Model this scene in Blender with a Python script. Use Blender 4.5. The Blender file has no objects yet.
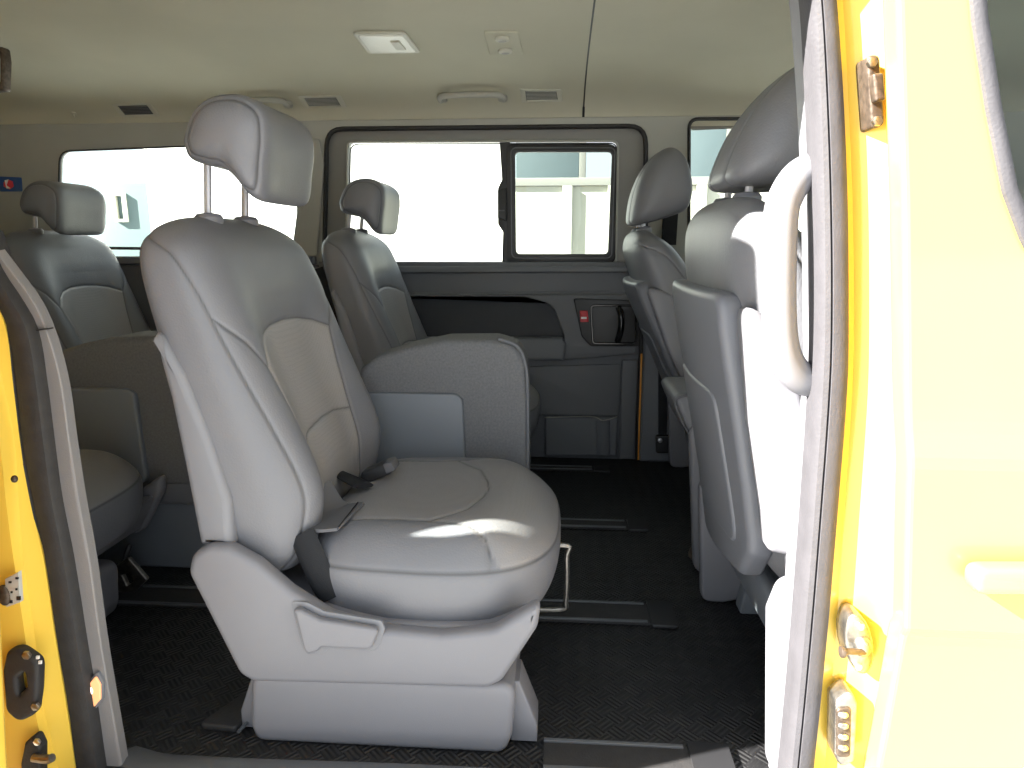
import bpy, bmesh, math, random
import numpy as np
from mathutils import Vector, Matrix
random.seed(4)
scn = bpy.context.scene
COL = scn.collection
PI = math.pi

# ------------------------------------------------------------------ camera
F = 680.0; PIT = math.radians(11.55); YAW = math.radians(4.0); CAM = Vector((0, -0.84, 0.77))
cyw, syw, cpt, spt = math.cos(YAW), math.sin(YAW), math.cos(PIT), math.sin(PIT)
FW = Vector((-syw*cpt, cyw*cpt, -spt)); RT = Vector((cyw, syw, 0)); UP = Vector((-syw*spt, cyw*spt, cpt))
cam_d = bpy.data.cameras.new('camera'); cam = bpy.data.objects.new('camera', cam_d); COL.objects.link(cam)
M = Matrix((RT, UP, -FW)).transposed().to_4x4(); M.translation = CAM
cam.matrix_world = M
cam_d.sensor_width = 36; cam_d.lens = F/1024*36; cam_d.clip_start = 0.02; cam_d.clip_end = 300
scn.camera = cam

def ray(px, py): return FW + RT*((px-512)/F) - UP*((py-384)/F)
def at(px, py, Y):
    d = ray(px, py); return CAM + d*((Y-CAM.y)/d.y)
def atz(px, py, z):
    d = ray(px, py); return CAM + d*((z-CAM.z)/d.z)
def xz(px, py, Y):
    p = at(px, py, Y); return (p.x, p.z)

# ------------------------------------------------------------------ materials
MATS = {}
def mat(name, col, rough=.5, bump=0, bscale=200, spec=.5, metal=0, coat=0, var=0, vscale=5, kind='noise', trans=0, emis=None):
    m = bpy.data.materials.new(name); m.use_nodes = True
    nt = m.node_tree; b = nt.nodes['Principled BSDF']; L = nt.links
    c = tuple(col)+(1,)
    b.inputs['Base Color'].default_value = c; b.inputs['Roughness'].default_value = rough
    b.inputs['Specular IOR Level'].default_value = spec; b.inputs['Metallic'].default_value = metal
    b.inputs['Coat Weight'].default_value = coat; b.inputs['Coat Roughness'].default_value = .08
    if trans: b.inputs['Transmission Weight'].default_value = trans
    if emis:
        b.inputs['Emission Color'].default_value = tuple(emis[:3])+(1,); b.inputs['Emission Strength'].default_value = emis[3]
    tc = nt.nodes.new('ShaderNodeTexCoord')
    if var:
        n = nt.nodes.new('ShaderNodeTexNoise'); n.inputs['Scale'].default_value = vscale; n.inputs['Detail'].default_value = 5
        L.new(tc.outputs['Object'], n.inputs['Vector'])
        r = nt.nodes.new('ShaderNodeMapRange'); r.inputs[1].default_value = .3; r.inputs[2].default_value = .7
        r.inputs[3].default_value = 1-var; r.inputs[4].default_value = 1+var
        L.new(n.outputs['Fac'], r.inputs[0])
        mx = nt.nodes.new('ShaderNodeVectorMath'); mx.operation = 'SCALE'; mx.inputs[0].default_value = col
        L.new(r.outputs[0], mx.inputs['Scale']); L.new(mx.outputs[0], b.inputs['Base Color'])
    if bump:
        n = nt.nodes.new('ShaderNodeTexNoise' if kind == 'noise' else 'ShaderNodeTexVoronoi'); n.inputs['Scale'].default_value = bscale
        L.new(tc.outputs['Object'], n.inputs['Vector'])
        bp = nt.nodes.new('ShaderNodeBump'); bp.inputs['Strength'].default_value = bump; bp.inputs['Distance'].default_value = .002
        L.new(n.outputs['Fac' if kind == 'noise' else 'Distance'], bp.inputs['Height']); L.new(bp.outputs[0], b.inputs['Normal'])
    MATS[name] = m
    return m

plastic = mat('light_grey_plastic', (.165, .164, .182), .45, .15, 900, var=.03)
shellp = mat('back_shell_plastic', (.175, .177, .195), .5, .15, 900)
darkp = mat('slate_panel_plastic', (.125, .130, .144), .5, .25, 500, var=.04)
darkp2 = mat('slate_recess_cloth', (.06, .062, .07), .8, .3, 700, var=.06)
frontp = mat('charcoal_back_panel', (.125, .13, .15), .45, .2, 600)
panelp = mat('blue_grey_plastic', (.16, .175, .20), .5, .2, 600, var=.03)
pillar = mat('pillar_trim_grey', (.36, .36, .33), .7, .2, 500, var=.03)
pillard = mat('pillar_lower_slate', (.145, .153, .172), .6, .2, 500)
posttrim = mat('door_post_trim', (.20, .192, .195), .55, .3, 500, var=.03)
recess = mat('window_reveal_grey', (.21, .205, .195), .6, .1, 500)
fabric = mat('tweed_seat_fabric', (.15, .152, .16), .95, .6, 700, spec=.15, var=.12, vscale=220)
headl = mat('headliner_felt', (.52, .505, .41), .95, .35, 900, spec=.1, var=.05, vscale=3)
headtrim = mat('headliner_plastic', (.5, .49, .42), .5)
handlem = mat('handle_plastic', (.36, .355, .32), .5)
rubber = mat('black_rubber', (.022, .021, .022), .65, .3, 300, var=.2, vscale=60)
sealr = mat('weathered_seal_rubber', (.043, .041, .047), .7, .25, 260, var=.12, vscale=30)
blackp = mat('black_plastic', (.018, .018, .02), .45)
blackg = mat('gloss_black', (.01, .01, .011), .15)
postm = mat('satin_post', (.45, .45, .48), .4, metal=.4)
chrome = mat('chrome', (.75, .75, .78), .3, metal=1)
steel = mat('dull_steel', (.35, .33, .3), .4, .3, 200, metal=1, var=.25, vscale=90)
rusty = mat('brown_stained_metal', (.09, .068, .052), .5, .4, 150, metal=.6, var=.4, vscale=120)
yellow = mat('taxi_yellow_paint', (.88, .60, .085), .35, coat=.8, var=.02)
orange = mat('orange_edge', (.75, .3, .03), .5)
lens = mat('lamp_lens', (.75, .75, .68), .25, .3, 250)
red = mat('red_button', (.55, .02, .03), .4)
white = mat('white_print', (.8, .8, .8), .5)
blue = mat('blue_sticker', (.03, .09, .28), .4)
redp = mat('red_print', (.75, .05, .08), .4)
webbing = mat('belt_webbing', (.014, .015, .018), .7, .4, 900, spec=.25)
webbl = mat('grey_webbing', (.10, .10, .11), .8, .4, 900)
aluml = mat('rail_strip', (.12, .125, .135), .35, .1, 300, metal=.3)
amber = mat('amber_marker_lens', (.9, .42, .2), .3, emis=(1, .42, .18, .7))
amberc = mat('amber_marker_core', (1, .75, .65), .3, emis=(1, .72, .6, 1.5))
concrete = mat('concrete', (.33, .335, .34), .9, .3, 20, var=.1, vscale=1)
stucco = mat('pale_wall_paint', (.42, .42, .36), .9, .2, 15, var=.04, vscale=.8)
tealp = mat('teal_cladding', (.07, .098, .108), .7, .2, 20, var=.05)
greyb = mat('grey_capping', (.17, .17, .155), .8)

def glass(name, tint, refl=.12):
    m = bpy.data.materials.new(name); m.use_nodes = True; nt = m.node_tree; nt.nodes.clear()
    o = nt.nodes.new('ShaderNodeOutputMaterial'); t = nt.nodes.new('ShaderNodeBsdfTransparent'); g = nt.nodes.new('ShaderNodeBsdfGlossy')
    t.inputs[0].default_value = tuple(tint)+(1,); g.inputs['Roughness'].default_value = .02
    fr = nt.nodes.new('ShaderNodeFresnel'); fr.inputs[0].default_value = 1.45
    ge = nt.nodes.new('ShaderNodeNewGeometry'); iv = nt.nodes.new('ShaderNodeMath'); iv.operation = 'SUBTRACT'; iv.inputs[0].default_value = 1
    nt.links.new(ge.outputs['Backfacing'], iv.inputs[1]); mu = nt.nodes.new('ShaderNodeMath'); mu.operation = 'MULTIPLY'
    nt.links.new(fr.outputs[0], mu.inputs[0]); nt.links.new(iv.outputs[0], mu.inputs[1])
    mx = nt.nodes.new('ShaderNodeMixShader'); nt.links.new(mu.outputs[0], mx.inputs[0]); nt.links.new(t.outputs[0], mx.inputs[1]); nt.links.new(g.outputs[0], mx.inputs[2])
    nt.links.new(mx.outputs[0], o.inputs[0]); return m
glass_c = glass('clear_glass', (.95, .98, .96)); glass_t = glass('tinted_glass', (.78, .82, .8))

# leather with seams and a perforated insert, driven by attributes stored on the mesh
def leather(name, col, insert, thread):
    m = bpy.data.materials.new(name); m.use_nodes = True; nt = m.node_tree; b = nt.nodes['Principled BSDF']; L = nt.links
    b.inputs['Roughness'].default_value = .45; b.inputs['Specular IOR Level'].default_value = .45
    tc = nt.nodes.new('ShaderNodeTexCoord')
    at_ = nt.nodes.new('ShaderNodeAttribute'); at_.attribute_name = 'seam'
    sp = nt.nodes.new('ShaderNodeSeparateColor'); L.new(at_.outputs['Color'], sp.inputs[0])
    vo = nt.nodes.new('ShaderNodeTexVoronoi'); vo.inputs['Scale'].default_value = 420; vo.inputs['Randomness'].default_value = .25
    L.new(tc.outputs['Object'], vo.inputs['Vector'])
    m1 = nt.nodes.new('ShaderNodeMix'); m1.data_type = 'RGBA'
    m1.inputs[6].default_value = tuple(col)+(1,); m1.inputs[7].default_value = tuple(insert)+(1,)
    L.new(sp.outputs[1], m1.inputs[0])
    # perforation dots darken the insert
    mr = nt.nodes.new('ShaderNodeMapRange'); mr.inputs[1].default_value = .15; mr.inputs[2].default_value = .4; mr.inputs[3].default_value = .78; mr.inputs[4].default_value = 1.08
    L.new(vo.outputs['Distance'], mr.inputs[0])
    mm = nt.nodes.new('ShaderNodeMix'); mm.data_type = 'FLOAT'; mm.inputs[2].default_value = 1
    L.new(sp.outputs[1], mm.inputs[0]); L.new(mr.outputs[0], mm.inputs[3])
    sc = nt.nodes.new('ShaderNodeVectorMath'); sc.operation = 'SCALE'; L.new(m1.outputs[2], sc.inputs[0]); L.new(mm.outputs[0], sc.inputs['Scale'])
    m2 = nt.nodes.new('ShaderNodeMix'); m2.data_type = 'RGBA'; L.new(sp.outputs[0], m2.inputs[0]); L.new(sc.outputs[0], m2.inputs[6]); m2.inputs[7].default_value = tuple(thread)+(1,)
    L.new(m2.outputs[2], b.inputs['Base Color'])
    n = nt.nodes.new('ShaderNodeTexNoise'); n.inputs['Scale'].default_value = 330; n.inputs['Detail'].default_value = 4; L.new(tc.outputs['Object'], n.inputs['Vector'])
    n2 = nt.nodes.new('ShaderNodeTexNoise'); n2.inputs['Scale'].default_value = 9; n2.inputs['Detail'].default_value = 2; L.new(tc.outputs['Object'], n2.inputs['Vector'])
    ad = nt.nodes.new('ShaderNodeMath'); ad.operation = 'MULTIPLY_ADD'; L.new(n2.outputs['Fac'], ad.inputs[0]); ad.inputs[1].default_value = 4; L.new(n.outputs['Fac'], ad.inputs[2])
    bp = nt.nodes.new('ShaderNodeBump'); bp.inputs['Strength'].default_value = .28; bp.inputs['Distance'].default_value = .002
    L.new(ad.outputs[0], bp.inputs['Height']); L.new(bp.outputs[0], b.inputs['Normal'])
    return m
leath = leather('grey_leather', (.152, .154, .170), (.245, .234, .232), (.06, .06, .064))
for k in (leath,): MATS['leather'] = k

# ------------------------------------------------------------------ mesh helpers
def tag(o, label, cat, group=None, kind=None):
    if label: o['label'] = label
    if cat: o['category'] = cat
    if group: o['group'] = group
    if kind: o['kind'] = kind
    return o
def empty(name, loc, label, cat, group=None):
    o = bpy.data.objects.new(name, None); o.empty_display_size = .05; COL.objects.link(o); o.location = loc
    tag(o, label, cat, group); return o
def link(name, me, m, parent=None, sharp=35, origin=None):
    if m is not None and not me.materials: me.materials.append(m)
    me.validate()
    for p in me.polygons: p.use_smooth = True
    if sharp: me.set_sharp_from_angle(angle=math.radians(sharp))
    o = bpy.data.objects.new(name, me); COL.objects.link(o)
    if parent is not None:
        # vertices are given in world space; keep them in place under the parent
        w = Vector((0, 0, 0)); p = parent
        while p is not None: w += p.location; p = p.parent
        me.transform(Matrix.Translation(-w)); o.parent = parent
    else:
        vs = [v.co for v in me.vertices]
        if vs:
            c = Vector(((min(v.x for v in vs)+max(v.x for v in vs))/2, (min(v.y for v in vs)+max(v.y for v in vs))/2, min(v.z for v in vs)))
            me.transform(Matrix.Translation(-c)); o.location = c
    return o
def struct(o, kind='structure'): o['kind'] = kind; return o
def join(*ms):
    bm = bmesh.new()
    for m in ms: bm.from_mesh(m)
    me = bpy.data.meshes.new('m'); bm.to_mesh(me); bm.free(); return me

def rnd(pts, r, n=5):
    """round the corners of a 2-D polygon; a point may carry its own radius"""
    out = []; N = len(pts)
    for i in range(N):
        p = Vector(pts[i][:2]); a = Vector(pts[i-1][:2]); b = Vector(pts[(i+1) % N][:2]); rr = pts[i][2] if len(pts[i]) > 2 else r
        da = (a-p); db = (b-p); la, lb = da.length, db.length
        if rr <= 0 or la < 1e-6 or lb < 1e-6: out.append(tuple(p)); continue
        da /= la; db /= lb
        ang = math.acos(max(-1, min(1, da.dot(db))))
        if ang > 3.05: out.append(tuple(p)); continue
        t = min(rr/math.tan(ang/2), la*.48, lb*.48)
        s = p+da*t; e = p+db*t
        for k in range(n+1):
            u = k/n; q = s*(1-u)**2 + p*2*u*(1-u) + e*u*u; out.append((q.x, q.y))
    return out
def rect(x0, z0, x1, z1): return [(x0, z0), (x1, z0), (x1, z1), (x0, z1)]

def curve_mesh(outer, holes, th, bev, res=2):
    cu = bpy.data.curves.new('c', 'CURVE'); cu.dimensions = '2D'; cu.fill_mode = 'BOTH'
    for ring in [outer]+list(holes):
        s = cu.splines.new('POLY'); s.points.add(len(ring)-1)
        for i, p in enumerate(ring): s.points[i].co = (p[0], p[1], 0, 1)
        s.use_cyclic_u = True
    cu.extrude = max(th/2-bev, 0.00005); cu.bevel_depth = bev; cu.bevel_resolution = res; cu.offset = -bev
    o = bpy.data.objects.new('c', cu)
    me = bpy.data.meshes.new_from_object(o); bpy.data.objects.remove(o); bpy.data.curves.remove(cu)
    bm = bmesh.new(); bm.from_mesh(me); bmesh.ops.remove_doubles(bm, verts=bm.verts, dist=1e-5); bmesh.ops.recalc_face_normals(bm, faces=bm.faces); bm.to_mesh(me); bm.free()
    return me
def plate(outer, y0, y1, bev=.003, holes=(), res=2):
    """polygon in XZ, thick from y0 to y1"""
    me = curve_mesh(outer, holes, abs(y1-y0), bev, res)
    me.transform(Matrix(((1, 0, 0, 0), (0, 0, 1, (y0+y1)/2), (0, 1, 0, 0), (0, 0, 0, 1)))); me.flip_normals(); return me
def plate_yz(outer, x0, x1, bev=.003, holes=(), res=2):
    me = curve_mesh(outer, holes, abs(x1-x0), bev, res)
    me.transform(Matrix(((0, 0, 1, (x0+x1)/2), (1, 0, 0, 0), (0, 1, 0, 0), (0, 0, 0, 1)))); return me
def plate_m(outer, t, bev, mtx, holes=(), res=2):
    """polygon in the local XY plane of mtx, thickness t along +local z"""
    me = curve_mesh(outer, holes, t, bev, res); me.transform(mtx @ Matrix.Translation((0, 0, t/2))); return me
def box(x0, x1, y0, y1, z0, z1, bev=.004): return plate([(x0, z0), (x1, z0), (x1, z1), (x0, z1)], y0, y1, bev)

def grid_mesh(V, closed_u=False, cap0=False, cap1=False):
    """V: array (nv, nu, 3)"""
    nv, nu, _ = V.shape; fs = []
    for j in range(nv-1):
        for i in range(nu if closed_u else nu-1):
            a = j*nu+i; b = j*nu+(i+1) % nu; fs.append((a, b, b+nu, a+nu))
    if cap0: fs.append(tuple(range(nu))[::-1])
    if cap1: fs.append(tuple((nv-1)*nu+i for i in range(nu)))
    me = bpy.data.meshes.new('g'); me.from_pydata([tuple(map(float, p)) for p in V.reshape(-1, 3)], [], fs)
    bm = bmesh.new(); bm.from_mesh(me); bmesh.ops.recalc_face_normals(bm, faces=bm.faces); bm.to_mesh(me); bm.free()
    return me
def smoothpath(pts, n=8):
    P_ = [Vector(p) for p in pts]; out = []
    for i in range(len(P_)-1):
        p0 = P_[max(i-1, 0)]; p1 = P_[i]; p2 = P_[i+1]; p3 = P_[min(i+2, len(P_)-1)]
        for k in range(n):
            t = k/n; out.append(.5*((2*p1)+(p2-p0)*t+(2*p0-5*p1+4*p2-p3)*t*t+(3*p1-p0-3*p2+p3)*t**3))
    out.append(P_[-1]); return out
def sweep(path, prof, up=(0, 0, 1)):
    """sweep a closed 2-D profile [(a,b)] along a path; a along side, b along up-ish"""
    path = [Vector(p) for p in path]; up = Vector(up); V = []
    for i, p in enumerate(path):
        t = (path[min(i+1, len(path)-1)]-path[max(i-1, 0)]).normalized()
        s = t.cross(up)
        if s.length < 1e-3: s = t.cross(Vector((1, 0, 0)))
        s.normalize(); n = s.cross(t).normalized()
        V.append([p+s*a+n*b for a, b in prof])
    return grid_mesh(np.array([[tuple(q) for q in r] for r in V]), True, True, True)
def tube(pts, r, seg=12, smooth=8, ry=None, up=(0, 1, 0.01)):
    path = smoothpath(pts, smooth) if smooth else pts
    ry = ry or r
    return sweep(path, [(r*math.cos(2*PI*k/seg), ry*math.sin(2*PI*k/seg)) for k in range(seg)], up)
def cyl(c, axis, r, h, seg=24, bev=.15):
    """lathe with softened rims, axis a unit vector, starting at c"""
    c = Vector(c); a = Vector(axis).normalized(); q = a.to_track_quat('Z', 'Y'); b = min(r, h)*bev
    prof = [(0, 0), (r-b, 0), (r-b*.3, b*.3), (r, b), (r, h-b), (r-b*.3, h-b*.3), (r-b, h), (0, h)]
    V = np.array([[tuple(c+q @ Vector((max(rr, 1e-5)*math.cos(2*PI*k/seg), max(rr, 1e-5)*math.sin(2*PI*k/seg), z))) for k in range(seg)] for rr, z in prof])
    return grid_mesh(V, True)
def ball(c, rx, ry, rz, n=16):
    V = np.array([[(c[0]+rx*max(math.sin(PI*j/n), 1e-4)*math.cos(2*PI*i/(2*n)), c[1]+ry*max(math.sin(PI*j/n), 1e-4)*math.sin(2*PI*i/(2*n)), c[2]+rz*math.cos(PI*j/n)) for i in range(2*n)] for j in range(n+1)])
    return grid_mesh(V, True)

# ------------------------------------------------------------------ upholstery
def seamdist(Q, lines):
    d = np.full(len(Q), 9.0)
    for ln in lines:
        for a, b in zip(ln[:-1], ln[1:]):
            a = np.array(a); b = np.array(b); ab = b-a
            t = np.clip(((Q-a) @ ab)/max(ab @ ab, 1e-12), 0, 1); dd = np.linalg.norm(Q-(a+t[:, None]*ab), axis=1); d = np.minimum(d, dd)
    return d
def stitched(V, Q, lines, insert, closed=True, depth=.0024, w=.0036, cap0=True, cap1=True):
    """V (nv,nu,3) surface, Q (nv,nu,2) flat coordinates where seams are laid; insert(Q)->0..1"""
    d = seamdist(Q.reshape(-1, 2), lines).reshape(V.shape[:2])
    du = np.roll(V, -1, 1)-np.roll(V, 1, 1); dv = np.gradient(V, axis=0)
    N = np.cross(du, dv); N /= np.maximum(np.linalg.norm(N, axis=2, keepdims=True), 1e-9)
    c = V.reshape(-1, 3).mean(0); sgn = np.sign(((V-c)*N).sum(2).mean()); N *= sgn
    # a soft pillow swell beside the seam and a groove on it
    disp = -depth*np.exp(-(d/w)**2) - depth*.5*np.exp(-(d/(w*4))**2)
    V2 = V + N*disp[..., None]
    me = grid_mesh(V2, closed, cap0, cap1)
    ca = me.color_attributes.new('seam', 'FLOAT_COLOR', 'POINT')
    ins = insert(Q.reshape(-1, 2)); s = np.exp(-(d.reshape(-1)/(.0016))**2)*.85
    arr = np.zeros((len(me.vertices), 4), 'f'); arr[:, 3] = 1; arr[:len(s), 0] = s; arr[:len(s), 1] = ins
    ca.data.foreach_set('color', arr.ravel()); return me
def arclen_loop(pts, n):
    pts = np.array(pts); P2 = np.vstack([pts, pts[:1]]); s = np.concatenate([[0], np.cumsum(np.linalg.norm(np.diff(P2, axis=0), axis=1))])
    t = np.linspace(0, s[-1], n, endpoint=False); return np.stack([np.interp(t, s, P2[:, k]) for k in range(P2.shape[1])], 1), t, s[-1]
def itp(x, xs, ys):
    # smooth interpolation of a table
    x = float(x); xs = list(xs)
    for i in range(len(xs)-1):
        if x <= xs[i+1] or i == len(xs)-2:
            t = max(0, min(1, (x-xs[i])/(xs[i+1]-xs[i])))
            m0 = (ys[i+1]-ys[max(i-1, 0)])/(xs[i+1]-xs[max(i-1, 0)]); m1 = (ys[min(i+2, len(xs)-1)]-ys[i])/(xs[min(i+2, len(xs)-1)]-xs[i]); h = xs[i+1]-xs[i]
            return (2*t**3-3*t*t+1)*ys[i]+(t**3-2*t*t+t)*h*m0+(-2*t**3+3*t*t)*ys[i+1]+(t**3-t*t)*h*m1

def backrest_mesh(cy, HW=.238, ztop=.815):
    z0 = .268; nu, nv = 500, 340
    V = []; Q = []
    for j in range(nv):
        s = j/(nv-1); s = 1-(1-s)**1.6 if True else s
        z = z0+(ztop-z0)*s
        xf = itp(z, [.28, .33, .40, .5, .58, .66, .72, .77, .82], [-.396, -.382, -.376, -.404, -.432, -.462, -.484, -.506, -.54])
        xb = itp(z, [.28, .35, .5, .65, .75, .82], [-.530, -.540, -.572, -.606, -.622, -.622])
        hw = HW*itp(z, [.28, .4, .6, .82], [.93, .985, 1, .97])
        k = max(0, (z-(ztop-.13))/.13); ch = (1-k**3.2)**(1/2.8) if k < 1 else 0
        k2 = max(0, (z-(ztop-.06))/.06); ct = (1-k2**2.2)**(1/2.2) if k2 < 1 else 0
        kb = max(0, (.30-z)/.032); cb = 1-.25*kb*kb
        hw = max(hw*(.42+.58*ch) if k < 1 else hw*.42, .01)*(1-.03*kb)
        mid = (xf+xb)/2; hx = (xf-xb)/2*max(ct, .03)*cb
        hw2 = hw*max(ct**.35, .05)
        pts = []
        n = 3.4
        for i in range(400):
            a = 2*PI*i/400; c, s_ = math.cos(a), math.sin(a)
            X = math.copysign(abs(c)**(2/n), c); Y = math.copysign(abs(s_)**(2/n), s_)
            dx = 0
            if X > 0:
                bol = math.exp(-((abs(Y)-.82)/.22)**2)*(.010+.016*math.exp(-((z-.40)/.12)**2)) - (.010+.024*math.exp(-((z-.50)/.17)**4))*math.exp(-(Y/.58)**4)
                lum = .008*math.exp(-((z-.42)/.08)**2)*math.exp(-(Y/.5)**2)
                dx = (bol*(1-k*.9)+lum)*X*max(ct, 0)*cb
            pts.append((mid+hx*X+dx, cy+hw2*Y))
        L, t, tot = arclen_loop(pts, nu)
        q = np.where(t > tot/2, t-tot, t)     # signed distance from the front centre (towards +Y positive)
        V.append(np.stack([L[:, 0], L[:, 1], np.full(nu, z)], 1)); Q.append(np.stack([q, np.full(nu, z)], 1))
    V = np.array(V); Q = np.array(Q)
    arch = [(-.176, .588), (-.150, .612), (-.11, .630), (-.06, .640), (0, .643), (.06, .640), (.11, .632), (.155, .616)]
    li = [(-.136, .26), (-.130, .36), (-.140, .45), (-.158, .53), (-.176, .588)]; ri = [(.118, .26), (.112, .36), (.118, .45), (.138, .55), (.155, .616)]
    lines = [arch, li, ri, [(-.142, .450), (-.08, .462), (0, .468), (.06, .466), (.12, .458)],
             [(-.176, .588), (-.20, .630), (-.236, .668)], [(.155, .616), (.185, .65), (.215, .695)],
             [(-.208, .26), (-.214, .35), (-.224, .5), (-.234, .62), (-.238, .70), (-.245, .76), (-.26, .80)], [(-.208, .26), (-.209, .262)],
             [(.205, .26), (.213, .5), (.222, .68), (.235, .75), (.25, .80)]]
    def ins(q):
        lo = np.interp(q[:, 1], [.28, .36, .45, .53, .588], [.134, .129, .139, .157, .175])
        top = np.interp(q[:, 0], [-.176, -.15, -.11, -.06, 0, .06, .11, .155], [.588, .612, .630, .640, .643, .640, .632, .616])
        hi = np.interp(q[:, 1], [.28, .36, .45, .55, .616], [.117, .111, .117, .137, .154])
        return ((q[:, 0] > -lo) & (q[:, 0] < hi) & (q[:, 1] < top)).astype('f')
    return stitched(V, Q, lines, ins)

def cushion_mesh(cx, cy, HX, HY, zb=.195, zs=.288, zt=.343, seams=True):
    nu = 320; V = []; Q = []
    def outline(sc, round_):
        pts = []
        for i in range(480):
            a = 2*PI*i/480; c, s_ = math.cos(a), math.sin(a)
            n = 3.0 if c > 0 else 5.0
            X = math.copysign(abs(c)**(2/n), c); Y = math.copysign(abs(s_)**(2/n), s_)
            HYv = HY*(1-.05*max(0, -X))
            pts.append((cx+HX*X*sc if sc <= 1 else cx+HX*X+(sc-1)*HX*X, cy+HYv*Y*sc))
        return arclen_loop(pts, nu)[0]
    rings = []
    for k in range(22):           # side wall
        t = k/21; z = zb+(zs-zb)*t; bulge = .955+.04*math.sin(PI*min(1, .1+.55*t)) - .05*(1-t)**3
        rings.append((bulge, z, 0, t))
    for k in range(1, 70):         # top
        t = k/69; rings.append((None, None, t, 1))
    base_out = outline(1.0, 1)
    for (sc, z, t, tw) in rings:
        if sc is not None:
            L = outline(sc, 1); zz = np.full(nu, z)
        else:
            e = 1-t; L0 = base_out
            shrink = rings[21][0]*math.cos(math.asin(min(1, (min(t*3.0, 1))**1.0))*.0) * (1-t)
            # rounded shoulder then flat top
            L = np.stack([cx+(L0[:, 0]-cx)*shrink, cy+(L0[:, 1]-cy)*shrink], 1)
            rr = 1-t; prof = (1-rr**7)
            X = (L[:, 0]-cx)/HX; Y = (L[:, 1]-cy)/HY
            ztop = zt + .006*np.exp(-((np.abs(Y)-.78)/.16)**2) - .010*np.exp(-(Y/.5)**2)*np.exp(-((X+.1)/.7)**2) - .020*np.clip(X-.3, 0, 1)**2*2 + .004*np.exp(-((X-.45)/.25)**2)
            zz = zs+(ztop-zs)*prof
        X = (L[:, 0]-cx)/HX
        if sc is not None:
            front = np.clip(X-.2, 0, 1)
            zz = zz+0*front
        V.append(np.stack([L[:, 0], L[:, 1], zz], 1))
        # flat coordinates: plan position pushed outward on the wall by its depth
        off = (zs-zz.mean()) if sc is not None else 0
        D = L-np.array([cx, cy]); R = np.maximum(np.linalg.norm(D, axis=1), 1e-6)
        if sc is not None: Qk = base_out-np.array([cx, cy]); Qk = Qk+Qk/np.linalg.norm(Qk, axis=1)[:, None]*off
        else: Qk = D
        Q.append(Qk)
    V = np.array(V); Q = np.array(Q)
    bo = (base_out-np.array([cx, cy]))
    ring = [tuple(p) for p in bo[::2]]; ring.append(ring[0])
    f = HX/.215
    lines = [ring]
    lines += [[(-.21*f, -.15), (-.05*f, -.15), (.02*f, -.158), (.07*f, -.172), (.10*f, -.195), (.108*f, -.222)],
              [(-.21*f, .15), (-.05*f, .15), (.02*f, .158), (.07*f, .172), (.10*f, .195), (.108*f, .222)],
              [(-.0*f, -.156), (.055*f, -.10), (.075*f, -.04), (.08*f, 0), (.075*f, .04), (.055*f, .10), (0*f, .156)]]
    def ins(q): return ((np.abs(q[:, 1]) < np.where(q[:, 0] > .0, .155+1.2*np.clip(q[:, 0], 0, .2)**1.4, .15)) & ((np.abs(q[:, 0])/HX)**3+(np.abs(q[:, 1])/HY)**3 < .97) & (np.abs(q[:, 1]) < .158+.7*np.clip(q[:, 0]-.02, 0, .2))).astype('f')*.5
    return stitched(V, Q, lines if seams else [ring], ins, cap0=True, cap1=True)

def lump(profile, cy, hw, n=60, p=2.6, q=5.0, scale_mid=1.0, yb=None, seams=(), cup=0):
    """profile (x,z) lofted sideways, drawn in to rounded ends"""
    N_ = len(profile); prof = []
    for i in range(N_):
        p0, p1, p2, p3 = [np.array(profile[(i+k) % N_]) for k in (-1, 0, 1, 2)]
        for u in np.linspace(0, 1, 10, endpoint=False): prof.append(.5*((2*p1)+(p2-p0)*u+(2*p0-5*p1+4*p2-p3)*u*u+(p3-p0+3*p1-3*p2)*u**3))
    L, t, tot = arclen_loop(prof, 130)
    c = L.mean(0); V = []; Q = []
    for j in range(n):
        u = -math.cos(PI*j/(n-1)); y = hw*u
        k = (1-abs(u)**q)**(1/p) if abs(u) < 1 else 0
        k = max(k, .02)
        P2 = c+(L-c)*k
        V.append(np.stack([P2[:, 0]+cup*u*u, np.full(len(L), cy+y), P2[:, 1]], 1)); Q.append(np.stack([np.full(len(L), y), t], 1))
    return stitched(np.array(V), np.array(Q), list(seams), lambda q_: np.zeros(len(q_), 'f'), depth=.003)

SX, SY = -.27, .32        # the near seat's own origin
_HP = [(181, 139), (182, 152), (188, 163), (206, 169), (223, 173), (236, 184), (250, 201), (262, 206), (268, 196), (270, 170), (272, 142), (268, 114), (250, 98), (228, 94), (206, 99), (190, 114)]
HEAD = [xz(x-12, y-6, .20) for x, y in _HP]
HEADF = [(-.600, .842), (-.600, .868), (-.575, .930), (-.535, .985), (-.490, 1.018), (-.452, 1.020), (-.425, .985), (-.418, .93), (-.425, .88), (-.448, .845), (-.50, .836), (-.57, .834)]

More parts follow.
